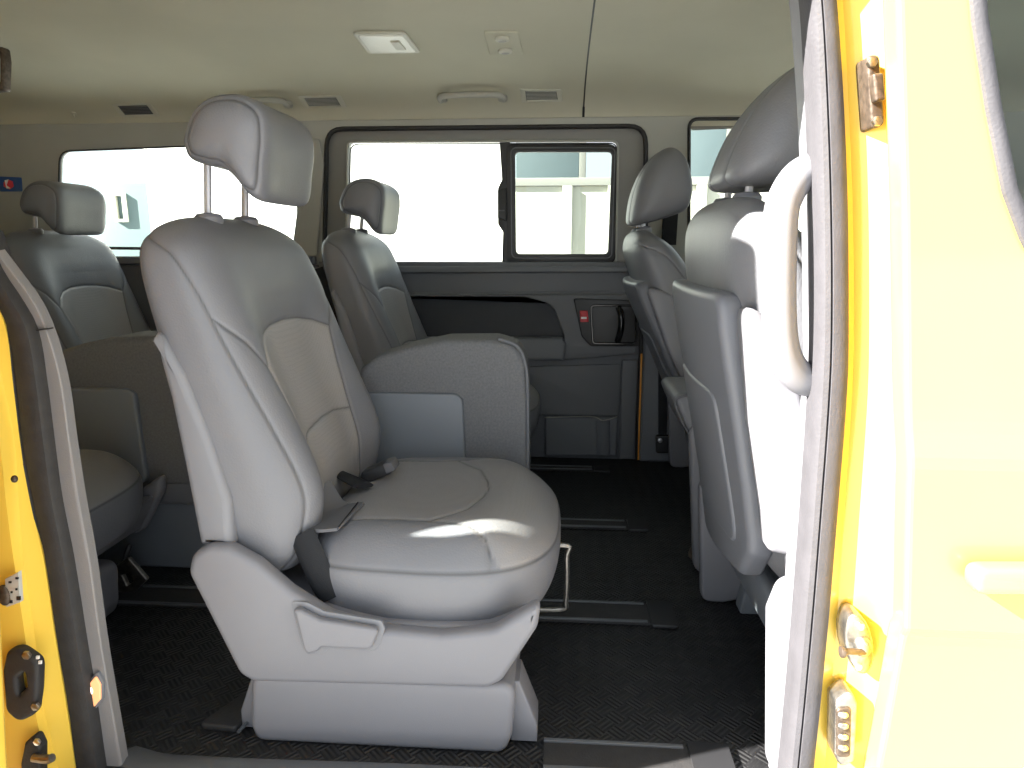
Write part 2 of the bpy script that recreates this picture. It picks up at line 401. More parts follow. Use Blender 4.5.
def make_headrest(root, dz=0, dx=0, front=False):
    prof = [(x+dx, z+dz) for x, z in (HEADF if front else HEAD)]
    yy_ = .05 if front else .112
    seams = [[(-yy_, 0), (-yy_, .9)], [(yy_, 0), (yy_, .9)]]
    h = link('headrest', lump(prof, SY, .138 if front else .131, n=110, p=2.4, q=(6 if front else 7), seams=seams, cup=.012), leath, root, sharp=0)
    for s in (-1, 1):
        link('post', tube([(-.572, SY+s*.066, .78), (-.562+dx, SY+s*.066, (.87 if front else .90)+dz)], .006, 10, 2), postm, h)
        link('guide', plate_guide(-.568, SY+s*.066, .846 if front else .818), plastic, h)
    return h
def plate_guide(x, y, z):
    V = []
    for zz, r in ((-.016, .023), (-.004, .023), (.001, .019), (.003, .008)):
        V.append([(x+r*math.cos(2*PI*k/20)*.95, y+r*.95*math.sin(2*PI*k/20), z+zz) for k in range(20)])
    return grid_mesh(np.array(V), True, False, True)

SHIELD = [(-.548, .292), (-.538, .322), (-.512, .337), (-.482, .336), (-.440, .312), (-.392, .268), (-.335, .230), (-.260, .210), (-.170, .205), (-.090, .217), (-.020, .266), (-.026, .222), (-.078, .132), (-.100, .120), (-.46, .112), (-.482, .124)]
def make_seat(label, group, head_dz=0.0, head_dx=0.0, near=True, back_panel=False, buckle=True, name='captain_seat'):
    root = empty(name, (SX, SY, 0), label, 'seat', group)
    link('backrest', backrest_mesh(SY), leath, root, sharp=0)
    link('back_shell', plate(rnd([xz(x, y, SY-.243) for x, y in ((154, 332), (160, 362), (170, 398), (184, 465), (200, 546), (233, 548), (230, 500), (209, 436), (184, 374), (161, 336))], .008), SY-.246, SY+.246, .012, res=4), shellp, root)
    make_headrest(root, head_dz, head_dx)
    link('cushion', cushion_mesh(-.203, SY, .212, .236), leath, root, sharp=0)
    # moulded base: two side shields joined by a tray, on a plinth
    tray = [(-.50, .24), (-.36, .225), (-.26, .206), (-.10, .206), (-.028, .226), (-.078, .140), (-.11, .128), (-.45, .120), (-.475, .14)]
    link('seat_tray', plate(rnd(tray, .02), SY-.235, SY+.235, .01), plastic, root)
    for s in (-1, 1):
        y0 = SY+s*.262; y1 = SY+s*.232
        sh = link('side_shield', plate(rnd(SHIELD, .03, 6), min(y0, y1), max(y0, y1), .011, res=4), plastic, root)
        if s < 0:
            yy = SY-.262
            hd = [(-.384, .247), (-.372, .246), (-.345, .232), (-.262, .221), (-.258, .214), (-.268, .190), (-.276, .186), (-.345, .187), (-.350, .180), (-.366, .174), (-.372, .182)]
            bz = [(-.391, .254), (-.366, .252), (-.342, .239), (-.256, .227), (-.251, .214), (-.262, .182), (-.272, .177), (-.338, .178), (-.346, .169), (-.372, .166), (-.380, .180)]
            link('lever_recess', plate(rnd(bz, .006), yy-.0012, yy+.004, .0008), shellp, sh)
            link('recline_lever', plate(rnd(hd, .006), yy-.014, yy-.001, .005, res=4), plastic, sh)
    pl = [(-.470, .122), (-.478, .03), (-.470, .0), (-.075, .0), (-.064, .03), (-.056, .122)]
    link('plinth', plate(rnd(pl, .028, 6), SY-.252, SY+.115, .012, res=4), plastic, root)
    for x, s in ((-.058, 1), (-.472, -1)):
        link('foot_gusset', plate([(x-.01*s, .11), (x+.004*s, .11), (x+.032*s, .035), (x+.032*s, .004), (x-.01*s, .004)], SY-.225, SY-.165, .003), plastic, root)
    if buckle:
        link('belt_strap', tube([(-.392, SY-.205, .335), (-.375, SY-.212, .30), (-.358, SY-.216, .26), (-.345, SY-.214, .235)], .022, 12, 8, ry=.006, up=(0, 1, 0)), webbing, root)
        link('belt_flap', sweep(smoothpath([(-.42, SY-.115, .37), (-.395, SY-.13, .342), (-.37, SY-.145, .337), (-.330, SY-.15, .343)], 8), [(-.055, -.0025), (.055, -.0025), (.055, .0025), (-.055, .0025)]), webbl, root)
        link('flap_stitch', tube([(-.334, SY-.20, .346), (-.334, SY-.10, .346)], .0012, 6, 2), webbing, root)
        link('buckle_strap', tube([(-.42, SY+.02, .36), (-.38, SY+.0, .352), (-.345, SY-.03, .350)], .022, 12, 6, ry=.006, up=(0, .3, 1)), webbing, root)
        b = link('belt_buckle', plate(rnd([(-.372, .335), (-.366, .352), (-.322, .372), (-.306, .366), (-.312, .350), (-.35, .334)], .006), SY+.03, SY+.062, .005), blackp, root)
        link('buckle_slot', plate(rnd([(-.318, .352), (-.324, .371), (-.308, .375), (-.300, .360)], .003), SY+.027, SY+.065, .002), webbl, b)
    return root
def copy_tree(o, parent=None):
    c = o.copy(); COL.objects.link(c)
    if parent is not None: c.parent = parent
    for ch in o.children: copy_tree(ch, c)
    return c

near_seat = make_seat('large light grey leather captain seat with raised headrest beside the open doorway', None)
# slider release bar under the near seat
link('release_bar', tube([(-.10, .36, .20), (.015, .36, .215), (.020, .36, .19), (.020, .36, .105), (.008, .36, .082), (-.09, .36, .082)], .005, 10, 6), steel, near_seat)

def place(o, x, y, label, group=None):
    o.location = (x, y, 0); o['label'] = label
    if group: o['group'] = group
    return o
lowered = make_seat('tmp', None, head_dz=-.036, buckle=False, name='captain_seat')
place(lowered, SX-.065, 1.27, 'dark grey leather seat standing against the far sliding door, below its wide window')
s3f = copy_tree(lowered); place(s3f, SX-1.05, 1.27, 'dark leather seat in the rear row with its headrest before the rear side window')
s3n = copy_tree(lowered); place(s3n, SX-.865, .32, 'rear row seat with its cushion half hidden by the grey door post trim')

# front seats
def make_front(label, near=True):
    root = empty('passenger_seat', (SX, SY, 0), label, 'seat')
    link('backrest', backrest_mesh(SY, ztop=.842), leath, root, sharp=0)
    make_headrest(root, .022, -.0, front=True)
    link('cushion', cushion_mesh(-.18, SY, .235, .236), leath, root, sharp=0)
    pan = [(SY-.200, .705, .03), (SY+.215, .705, .03), (SY+.228, .60), (SY+.215, .40), (SY+.205, .235), (SY+.17, .20), (SY-.13, .25), (SY-.18, .31), (SY-.192, .42), (SY-.198, .60)]
    # the back panel follows the lean of the backrest
    me = plate_yz(rnd(pan, .03), -.02, .02, .012, res=4)
    inner = [(SY-.13, .55), (SY+.16, .55), (SY+.15, .30), (SY-.13, .30)]
    me2 = plate_yz(rnd(inner, .03), -.024, -.01, .006, res=4)
    def lean(me):
        for v in me.vertices:
            z = v.co.z; xb = itp(z, [.18, .28, .35, .5, .65, .75], [-.530, -.545, -.555, -.586, -.618, -.630]); u = (v.co.y-SY)/.23
            v.co.x += xb-.002+.02*u*u
        return me
    bp_ = link('back_panel', lean(subdiv(me)), frontp, root)
    link('pocket_panel', lean(subdiv(me2)), frontp, bp_)
    sh = [(-.548, .26), (-.535, .305), (-.49, .318), (-.42, .29), (-.30, .24), (-.05, .22), (.03, .26), (.03, .20), (-.02, .12), (-.48, .0), (-.53, .0)]
    for s in (-1, 1):
        y0 = SY+s*.262; y1 = SY+s*.234
        link('side_shield', plate(rnd(sh, .025), min(y0, y1), max(y0, y1), .008, res=3), plastic, root)
    link('bolster_cover', plate(rnd([(-.612, .70), (-.588, .53), (-.560, .40), (-.552, .345), (-.50, .335), (-.46, .345), (-.45, .39), (-.50, .50), (-.55, .66)], .015), SY-.246, SY-.205, .010, res=3), plastic, root)
    link('seat_base', plate(rnd([(-.50, .21), (0, .2), (0, .10), (-.48, .10)], .02), SY-.235, SY+.235, .01), panelp, root)
    for s in (-1, 1):
        link('leg', plate(rnd([(-.44, .12), (-.38, .12), (-.36, .0), (-.46, .0)], .008), SY+s*.21-.02, SY+s*.21+.02, .004), panelp if s > 0 else plastic, root)
        link('leg', plate(rnd([(-.10, .12), (-.04, .12), (-.03, .0), (-.12, .0)], .008), SY+s*.21-.02, SY+s*.21+.02, .004), panelp if s > 0 else plastic, root)
    return root
def subdiv(me, cuts=10):
    bm = bmesh.new(); bm.from_mesh(me); bmesh.ops.triangulate(bm, faces=bm.faces)
    for z in np.linspace(.2, .7, 24): bmesh.ops.bisect_plane(bm, geom=bm.verts[:]+bm.edges[:]+bm.faces[:], plane_co=(0, 0, z), plane_no=(0, 0, 1))
    for y in np.linspace(SY-.22, SY+.22, 12): bmesh.ops.bisect_plane(bm, geom=bm.verts[:]+bm.edges[:]+bm.faces[:], plane_co=(0, y, 0), plane_no=(0, 1, 0))
    bm.to_mesh(me); bm.free(); return me
f1 = make_front('front passenger seat seen from behind, tall headrest beside the white grab handle')
place(f1, SX+.85, .32, f1['label'])
f2 = copy_tree(f1); f2.name = 'driver_seat'; place(f2, SX+.925, 1.25, 'driver seat seen from behind, small headrest between the sliding window and the front window')

Rm = Matrix.Translation((-.24, 0, .30)) @ Matrix.Rotation(math.radians(-13), 4, 'Y') @ Matrix.Translation((.24, 0, -.30))
f2['label'] = 'driver seat seen from behind, small headrest between the sliding window and the front window'
for ch in f2.children:
    if ch.name.split('.')[0] in ('backrest', 'headrest', 'back_panel', 'bolster_cover'): ch.matrix_local = Rm @ ch.matrix_local
# ------------------------------------------------------------------ folded middle seats
def folded(label):
    root = empty('folded_middle_seat', (-.24, .8, 0), label, 'seat')
    out = [(-.44, .22), (-.44, .50), (-.40, .530), (-.33, .552), (-.25, .568), (-.14, .570), (-.095, .558), (-.072, .525), (-.066, .45), (-.064, .22)]
    link('folded_backrest', plate(rnd(out, .03), .605, .735, .014, res=4), fabric, root)
    link('plastic_inset', plate(rnd([(-.44, .23), (-.44, .452), (-.225, .452), (-.208, .44), (-.202, .23)], .016), .592, .62, .006, res=4), panelp, root)
    link('front_piping', tube([(-.13, .606, .572), (-.09, .606, .556), (-.073, .606, .52), (-.067, .606, .45), (-.066, .606, .23)], .0035, 8), darkp, root)
    link('cushion', plate(rnd([(-.42, .17), (-.42, .235), (-.05, .235), (-.045, .17)], .02), .61, .73, .012), leath, root)
    link('pedestal', plate(rnd([(-.40, .0), (-.38, .17), (-.08, .17), (-.10, .0)], .015), .63, .72, .006), panelp, root)
    return root
m2 = folded('middle seat folded flat with pale blue-grey plastic inset, behind the big captain seat')
m3 = copy_tree(m2); m3.location = (-.24-.745, .8, 0); m3['label'] = 'dark middle seat of the rear row folded flat, left of the captain seat back'

# folded middle pad between the front seats
pad = empty('front_middle_seat', (.38, .78, 0), 'small middle seat pad with piped edge between the two front seats', 'seat')
link('cushion', plate(rnd([(.262, .425), (.275, .437), (.60, .445), (.60, .30), (.35, .28), (.295, .35)], .03), .70, .92, .016, res=4), leath, pad)
link('piping', tube([(.30, .701, .435), (.275, .701, .428), (.268, .701, .412), (.295, .701, .355), (.34, .701, .29)], .003, 8), webbl, pad)
link('bracket', plate(rnd([(.30, .36), (.345, .385), (.40, .36), (.42, .0), (.33, .0)], .03), .69, .72, .008), plastic, pad)

# ------------------------------------------------------------------ floor
def floor_mat(name, col):
    m = bpy.data.materials.new(name); m.use_nodes = True; nt = m.node_tree; b = nt.nodes['Principled BSDF']; L = nt.links
    b.inputs['Base Color'].default_value = tuple(col)+(1,); b.inputs['Roughness'].default_value = .5
    tc = nt.nodes.new('ShaderNodeTexCoord'); mp = nt.nodes.new('ShaderNodeMapping'); L.new(tc.outputs['Object'], mp.inputs[0])
    mp.inputs['Rotation'].default_value = (0, 0, math.radians(45)); mp.inputs['Scale'].default_value = (1, 1, 1)
    ch = nt.nodes.new('ShaderNodeTexChecker'); ch.inputs['Scale'].default_value = 38; L.new(mp.outputs[0], ch.inputs[0])
    w1 = nt.nodes.new('ShaderNodeTexWave'); w1.inputs['Scale'].default_value = 38; w1.bands_direction = 'X'; L.new(mp.outputs[0], w1.inputs[0])
    w2 = nt.nodes.new('ShaderNodeTexWave'); w2.inputs['Scale'].default_value = 38; w2.bands_direction = 'Y'; L.new(mp.outputs[0], w2.inputs[0])
    mx = nt.nodes.new('ShaderNodeMix'); mx.data_type = 'FLOAT'; L.new(ch.outputs['Fac'], mx.inputs[0]); L.new(w1.outputs['Fac'], mx.inputs[2]); L.new(w2.outputs['Fac'], mx.inputs[3])
    bp = nt.nodes.new('ShaderNodeBump'); bp.inputs['Strength'].default_value = .45; bp.inputs['Distance'].default_value = .003; L.new(mx.outputs[0], bp.inputs['Height']); L.new(bp.outputs[0], b.inputs['Normal'])
    n = nt.nodes.new('ShaderNodeTexNoise'); n.inputs['Scale'].default_value = 14; n.inputs['Detail'].default_value = 8; L.new(tc.outputs['Object'], n.inputs[0])
    cr = nt.nodes.new('ShaderNodeValToRGB'); cr.color_ramp.elements[0].position = .45; cr.color_ramp.elements[0].color = tuple(col)+(1,)
    cr.color_ramp.elements[1].position = .8; cr.color_ramp.elements[1].color = (col[0]*2.2, col[1]*2.1, col[2]*2, 1); L.new(n.outputs[0], cr.inputs[0]); L.new(cr.outputs[0], b.inputs['Base Color'])
    return m
floorm = floor_mat('black_tread_mat', (.0075, .0075, .0085))
struct(link('floor', box(-3.0, 2.2, -.02, 1.62, -.03, 0, .002), floorm))
# raised longitudinal seat rails with end caps
def rail(y0, y1, x0, x1, label, capw=.05):
    root = empty('seat_rail', ((x0+x1)/2, (y0+y1)/2, 0), label, 'rail', 'seat rails running along the cabin floor')
    link('rail_cover', box(x0, x1, y0, y1, 0, .007, .003), rubber, root)
    for y in (y0+.004, y1-.004): link('rail_lip', box(x0, x1-.01, y-.0035, y+.0035, .0065, .0105, .001), aluml, root)
    link('end_cap', box(x1-.002, x1+capw, y0-.01, y1+.01, 0, .010, .004), blackp, root)
    return root
rail(.035, .10, -.015, .21, 'black floor rail in the foreground under the plinth of the big captain seat', .06)
rail(.45, .53, -2.4, .20, 'floor rail with two bright lips just beyond the release bar of the big seat')
rail(.93, .985, -2.4, .20, 'thin floor rail in the aisle beneath the folded middle seats')
rail(1.42, 1.46, -2.4, .13, 'dark floor rail nearest the far sliding door')
struct(link('trim_1', sweep(smoothpath([(-.66, .03, .0), (-.60, .012, .004), (-.54, .006, .008), (-.45, .004, .010), (-.2, .004, .015), (.1, .004, .015), (.34, .004, .012)], 8), [(-.022, -.012), (.022, -.012), (.020, .0), (.008, .004), (-.008, .004), (-.020, .0)]), aluml))
struct(link('trim_2', box(-.76, .42, -.12, .0, -.07, -.008, .006), rubber))   # sill
# anchor plate on the dark floor below the rear cushion
an = empty('seat_anchor', (-.78, .42, 0), 'grey steel seat anchor bracket on the dark floor under the rear row cushion', 'bracket')
c = atz(128, 583, .03)
link('anchor_plate', plate(rnd([xz(106, 572, c.y), xz(128, 558, c.y), xz(147, 580, c.y), xz(124, 603, c.y)], .004), c.y, c.y+.012, .002, holes=[[(p[0], p[1]) for p in rnd([xz(122, 575, c.y), xz(130, 572, c.y), xz(134, 582, c.y), xz(127, 586, c.y)], .003)]]), steel, an)
link('anchor_arm', tube([at(95, 600, c.y-.02), at(112, 588, c.y), at(130, 545, c.y+.04)], .006, 8), blackp, an)
# loose strip and looped bar on the floor
lb = atz(705, 555, .01)
tag(link('floor_hook', tube([(lb.x-.02, lb.y+.03, .02), (lb.x-.035, lb.y, .008), (lb.x-.01, lb.y-.03, .006), (lb.x+.05, lb.y-.03, .008)], .006, 10), rusty), 'curved metal hook on the floor under the front seat', 'hook')
aw = empty('floor_bracket', (-.50, .10, 0), 'black angled rubber bracket on the floor left of the plinth', 'bracket')
link('bracket_body', plate_m(rnd([(-.045, -.04), (.02, -.045), (.055, .04), (-.005, .045)], .008), .012, .004, Matrix.Translation((-.53, .13, 0))), rubber, aw)
link('bracket_rim', tube([(-.50, .075, .012), (-.49, .11, .014), (-.47, .15, .014), (-.52, .175, .012)], .003, 8), aluml, aw)

# ------------------------------------------------------------------ headliner
CP = [(-.06, 1.12), (-.02, 1.17), (.05, 1.225), (.2, 1.275), (.45, 1.305), (.8, 1.318), (1.1, 1.308), (1.32, 1.288), (1.46, 1.262), (1.54, 1.232), (1.585, 1.195), (1.602, 1.160)]
ys = [p[0] for p in CP]; zs_ = [p[1] for p in CP]
def cz(y): return itp(y, ys, zs_)
def ceil_strip(x0, x1, name, m):
    Yv = np.concatenate([np.linspace(-.06, 1.4, 50), np.linspace(1.41, 1.602, 24)]); nx = 4
    A = np.array([[(x0+(x1-x0)*i/(nx-1), y, cz(y)) for i in range(nx)] for y in Yv]); B = A.copy(); B[..., 2] += .02
    loop = np.array([[*A[j], *B[j][::-1]] for j in range(len(Yv))])
    return link(name, grid_mesh(loop, True, True, True), m, sharp=50)
xs_ = at(583, 127, 1.6).x
struct(ceil_strip(-3.0, xs_-.0025, 'ceiling', headl)); struct(ceil_strip(xs_+.0025, 2.2, 'ceiling', headl))
struct(link('trim_3', box(xs_-.002, xs_+.002, .3, 1.5, 1.33, 1.34, .0005), blackp))
struct(link('trim_4', sweep([(xs_, y, cz(y)+.006) for y in np.linspace(0, 1.6, 40)], [(-.004, -.003), (.004, -.003), (.004, .003), (-.004, .003)]), blackp))
def on_ceil(px, py):
    d = ray(px, py); lo = .3
    t = (0.2-CAM.y)/d.y
    for k in range(4000):
        p = CAM+d*t
        if p.z >= cz(min(max(p.y, -.06), 1.6)): break
        t += .0006
    p = CAM+d*t; e = .01
    tv = Vector((0, 2*e, cz(min(p.y+e, 1.6))-cz(p.y-e))).normalized(); n = Vector((1, 0, 0)).cross(tv)
    n = -n if n.z > 0 else n
    # local frame: x -> world X (flipped to keep it right-handed), y -> towards the far wall, z -> down into the cabin
    xa = tv.cross(n)
    m = Matrix((xa, tv, n)).transposed().to_4x4(); m.translation = p
    return m, p
def ceil_quad(pts):
    ps = [on_ceil(*q)[1] for q in pts]; m, c = on_ceil(sum(q[0] for q in pts)/len(pts), sum(q[1] for q in pts)/len(pts))
    inv = m.inverted(); return [tuple((inv @ p)[:2]) for p in ps], m, c
def scaled(pl, s, cx=None):
    cx = sum(p[0] for p in pl)/len(pl); cyy = sum(p[1] for p in pl)/len(pl)
    return [(cx+(p[0]-cx)*s, cyy+(p[1]-cyy)*s) for p in pl]
def vent(pts, label, m1, m2):
    pl, m, c = ceil_quad(pts); root = empty('air_vent', c, label, 'vent')
    link('vent_frame', plate_m(rnd(pl, .004), .005, .0015, m, holes=[rnd(scaled(pl, .76), .002)]), m1, root)
    link('vent_back', plate_m(scaled(pl, .8), .0015, .0002, m), blackp, root)
    p = scaled(pl, .74)
    for k in range(7):
        t = (k+.5)/7; a = Vector(p[0]).lerp(Vector(p[3]), t); b = Vector(p[1]).lerp(Vector(p[2]), t)
        link('louvre', sweep([m @ Vector((a.x, a.y, .003)), m @ Vector((b.x, b.y, .003))], [(-.0008, -.001), (.0008, -.001), (.0008, .001), (-.0008, .001)], up=(0, 0, 1)), m2, root)
    return root
vent([(111, 104), (150, 103), (160, 116), (122, 117)], 'dark ceiling air vent above the rear side window', headtrim, darkp)
vent([(298, 96), (340, 95), (347, 107), (305, 108)], 'ceiling air vent right of the big headrest', headtrim, pillar)
vent([(520, 89), (561, 89), (563, 101), (522, 102)], 'ceiling air vent right of the grab handle above the sliding window', headtrim, pillar)
def ceil_handle(x0, x1, y, label):
    m, c = on_ceil((x0+x1)/2, y); w = (at(x1, y, c.y).x-at(x0, y, c.y).x)/2
    root = empty('ceiling_grab_handle', c, label, 'handle')
    sg = [(-w+.012, .016, .004), (-w+.008, .006, .014), (-w+.014, -.022, .018), (-w*.5, -.032, .020), (0, -.034, .020), (w*.5, -.032, .020), (w-.014, -.022, .018), (w-.008, .006, .014), (w-.012, .016, .004)]
    link('grip', tube([m @ Vector(p) for p in sg], 0.0095, 12, 6, up=m.to_3x3() @ Vector((0, 1, 0.02))), handlem, root)
    for s in (-1, 1): link('mount', plate_m(rnd(rect(s*(w-.012)-.016, -.002, s*(w-.012)+.016, .026), .010), .012, .004, m), handlem, root)
    return root
ceil_handle(240, 290, 101, 'ceiling grab handle half hidden behind the big headrest')
ceil_handle(438, 506, 95, 'ceiling grab handle above the far sliding door window')
pl, m, c = ceil_quad([(352, 31), (405, 31), (421, 51), (368, 52)])
lm = empty('ceiling_lamp', c, 'rectangular dome lamp with clear ribbed lens on the ceiling', 'lamp')
link('bezel', plate_m(rnd(pl, .014), .007, .003, m, holes=[rnd(scaled(pl, .84), .01)]), headtrim, lm)
link('lens', plate_m(rnd(scaled(pl, .86), .01), .009, .003, m), lens, lm)
q = [Vector(pl[k]) for k in range(4)]
sw = [q[0].lerp(q[1], .62).lerp(q[3].lerp(q[2], .62), .3), q[0].lerp(q[1], .80).lerp(q[3].lerp(q[2], .8), .3), q[0].lerp(q[1], .80).lerp(q[3].lerp(q[2], .8), .7), q[0].lerp(q[1], .62).lerp(q[3].lerp(q[2], .62), .7)]
link('switch', plate_m([tuple(v) for v in sw], .013, .002, m), headtrim, lm)
pl, m, c = ceil_quad([(484, 31), (518, 31), (523, 54), (490, 54)])
sp = empty('ceiling_switch_panel', c, 'small ceiling panel with two round oval outlets beside the dome lamp', 'switch panel')
link('bezel', plate_m(rnd(pl, .006), .004, .0015, m), headl, sp)
for dv in (-.27, .27):
    a = Vector(pl[0]).lerp(Vector(pl[1]), .5).lerp(Vector(pl[3]).lerp(Vector(pl[2]), .5), .5+dv)
    el = [(a.x+.020*math.cos(2*PI*k/24), a.y+.016*math.sin(2*PI*k/24)) for k in range(24)]
    kn = link('outlet', plate_m(el, .012, .004, m), headtrim, sp)
    link('outlet_slot', plate_m([(a.x+(x*.55), a.y+y*.4) for x, y in [(e[0]-a.x, e[1]-a.y) for e in el]], .0135, .001, m), pillar, kn)
m, c = on_ceil(74, 113)
hk = tag(link('coat_hook', join(plate_m([(.008*math.cos(2*PI*k/20), .008*math.sin(2*PI*k/20)) for k in range(20)], .006, .002, m), tube([m @ Vector((0, 0, .004)), m @ Vector((0, .002, .010)), m @ Vector((0, .010, .012))], .003, 8)), headtrim), 'tiny round hook on the ceiling left of the dark air vent', 'hook')
# upper left object at the frame edge (rear interior lamp housing)
p = at(2, 70, 1.0)
tag(link('assist_strap', join(plate(rnd([xz(-20, 48, 1.0), xz(2, 46, 1.0), xz(4, 60, 1.0), xz(3, 90, 1.0), xz(-20, 92, 1.0)], .008), 1.0, 1.03, .006, holes=[rnd([xz(-16, 56, 1.0), xz(-1, 56, 1.0), xz(-1, 82, 1.0), xz(-16, 82, 1.0)], .005)]), tube([at(-2, 50, 1.015), at(-2, 30, 1.015), at(-2, 5, 1.015)], .004, 8)), rusty), 'brown hanging strap loop cut by the upper frame edge', 'strap')

# ------------------------------------------------------------------ far side: wall, windows, sliding door
Wy = 1.60
def pp(pts, Y=Wy): return [xz(*q, Y) for q in pts]
A = lambda px, py, r=None: (xz(px, py, Wy)+((r,) if r is not None else ()))
dx0, dx1 = A(330, 130)[0], A(640, 300)[0]
# upper wall with three openings
rear_hole = rnd([A(64, 152, .05), A(300, 143, .02), A(300, 252, .02), A(62, 262, .03)], .04)
door_hole = rnd([A(329, 130, .06), A(645, 127, .06), (A(645, 270)[0], A(645, 272)[1], .02), (A(326, 272)[0], A(326, 270)[1], .02)], .05)
front_hole = rnd([A(688, 120, .03), (1.05, 1.175, .03), (1.25, .82, .03), (A(688, 235)[0], .80, .02)], .03)
zu = .70
wallpoly = [(-3.0, zu), (2.2, zu), (2.2, 1.19), (-3.0, 1.19)]
struct(link('wall_left', plate(wallpoly, Wy-.02, Wy-.003, .003, holes=[rear_hole, door_hole, front_hole]), pillar))
# lower wall left and right of the sliding door
dl = -.86
struct(link('wall_left', box(-3.0, dl-.003, Wy-.03, Wy+.03, -.02, zu-.002, .004), pillard))
struct(link('wall_left', box(dx1+.012, 2.2, Wy-.03, Wy+.03, -.02, zu-.002, .004), pillard))
# belt ledges
struct(link('trim_5', plate(rnd([(-3.0, .70), (dl-.01, .70), (dl-.01, .73), (-3.0, .73)], .004), Wy-.05, Wy-.018, .006), pillard))
# rubber seal around the door opening (follows the hole)
def ring_seal(hole, y, r, name, m, closed=True):
    pts = [Vector((p[0], y, p[1])) for p in hole]; n = len(pts)
    V = []
    for i, p in enumerate(pts):
        t = (pts[(i+1) % n]-pts[i-1]).normalized(); s = t.cross(Vector((0, 1, 0))).normalized()
        V.append([tuple(p+s*r[0]*math.cos(2*PI*k/10)+Vector((0, 1, 0))*r[1]*math.sin(2*PI*k/10)) for k in range(10)])
    V.append(V[0]); return grid_mesh(np.array(V), True)
struct(link('trim_6', ring_seal(door_hole, Wy-.02, (.008, .010), 's', rubber), rubber))
struct(link('trim_7', ring_seal(rear_hole, Wy-.02, (.0035, .006), 's', rubber), rubber))
struct(link('trim_8', ring_seal(front_hole, Wy-.02, (.006, .008), 's', rubber), rubber))

# sliding door: upper frame with pane openings, lower card
door = bpy.data.objects.new('door_1', None); COL.objects.link(door); door.location = ((dl+dx1)/2, Wy, 0); struct(door)
pane_hole = rnd([A(348, 142, .02), A(618, 141, .025), A(616, 264, .025), A(346, 264, .02)], .025)
up_out = rnd([A(331, 132, .06), A(643, 129, .06), (dx1, .71), (dl, .71), (dl, .76)], .05)
link('door_frame', plate(rnd([(dl-.03, .66, 0), (dl-.03, 1.185, .03), (dx1+.02, 1.185, .03), (dx1+.02, .66, 0)], .05), Wy-.002, Wy+.035, .004, holes=[pane_hole]), recess, door)
# bright reveal lip around the glass
link('reveal_lip', ring_seal(pane_hole, Wy-.006, (.004, .004), 's', pillar), pillar, door)
card = [(dl, .0), (dl, .712), (dx1, .712), (dx1, .0)]
link('door_card', plate(card, Wy-.03, Wy+.03, .004), darkp, door)
link('belt_ledge', plate(rnd([A(340, 266), A(640, 266), A(640, 272), A(340, 273)], .002), Wy-.045, Wy-.01, .004), pillard, door)
link('card_crease', plate([(dl+.01, A(0, 291)[1]), (dx1-.006, A(640, 290)[1]), (dx1-.006, A(640, 294)[1]), (dl+.01, A(0, 295)[1])], Wy-.036, Wy-.02, .002), darkp, door)
arm_hole = rnd([A(405, 296), A(520, 296, .04), A(553, 305, .05), A(566, 340, .02), A(405, 340)], .02)
link('armrest_surround', plate(rnd([A(392, 293), A(636, 293), A(636, 352, .01), A(566, 358, .01), A(392, 358)], .01), Wy-.055, Wy-.025, .008, holes=[arm_hole]), darkp, door)
link('armrest_pocket', plate(scaled(arm_hole, 1.03), Wy-.034, Wy-.028, .001), darkp2, door)
link('armrest', plate(rnd([A(405, 335), A(562, 335), A(566, 341), A(564, 357), A(405, 357)], .008), Wy-.095, Wy-.03, .010, res=4), panelp if False else pillard, door)
hz = link('handle_bezel', plate(rnd([A(573, 297), A(638, 299), A(638, 344, .012), A(590, 344, .02), A(581, 334, .02)], .008), Wy-.062, Wy-.05, .004), blackp, door)
link('handle_cup', ring_seal(rnd([A(590, 304), A(634, 304), A(634, 341), A(592, 341)], .014), Wy-.064, (.004, .004), 's', blackg), blackg, hz)
link('handle_pull', tube([(A(617, 306)[0], Wy-.066, A(617, 306)[1]), (A(619, 315)[0], Wy-.082, A(619, 313)[1]), (A(619, 325)[0], Wy-.084, A(619, 326)[1]), (A(616, 340)[0], Wy-.066, A(616, 339)[1])], .011, 12, 6), blackg, hz)
lk = link('lock_button', plate(rnd(pp([(579, 309), (587, 309), (588, 320), (580, 320)]), .002), Wy-.066, Wy-.058, .002), red, hz)
link('lock_mark', plate(pp([(580.5, 315), (586, 315), (586, 317), (580.5, 317)]), Wy-.0668, Wy-.0655, .0002), white, lk)
# recessed lower card outline, map pocket and bottle bulge
link('card_inset', plate(rnd([A(520, 365), A(620, 362), A(618, 414), A(520, 412)], .008), Wy-.038, Wy-.028, .004), darkp, door)
link('card_post', plate(rnd([A(621, 358), A(637, 358), A(633, 456), A(618, 456)], .006), Wy-.042, Wy-.028, .005), darkp, door)
link('map_pocket', plate(rnd([A(545, 414), A(617, 414), A(616, 452), A(545, 452)], .010), Wy-.052, Wy-.028, .009, res=4), pillard, door)
link('bottle_bulge', tube([(A(602, 417)[0], Wy-.045, A(602, 417)[1]), (A(602, 450)[0], Wy-.045, A(602, 450)[1])], .028, 18, 2, ry=.018, up=(0, 1, 0)), pillard, door)
link('pocket_rim', tube([(A(545, 414)[0], Wy-.053, A(545, 414)[1]), (A(590, 413)[0], Wy-.053, A(590, 413)[1]), (A(602, 415)[0], Wy-.064, A(602, 416)[1]), (A(616, 413)[0], Wy-.053, A(616, 413)[1])], .002, 8, 6), pillar, door)
link('door_edge', plate([A(639.3, 352), A(641, 352), A(637.5, 456), A(636.3, 456)], Wy-.046, Wy-.02, .0005), orange, door)
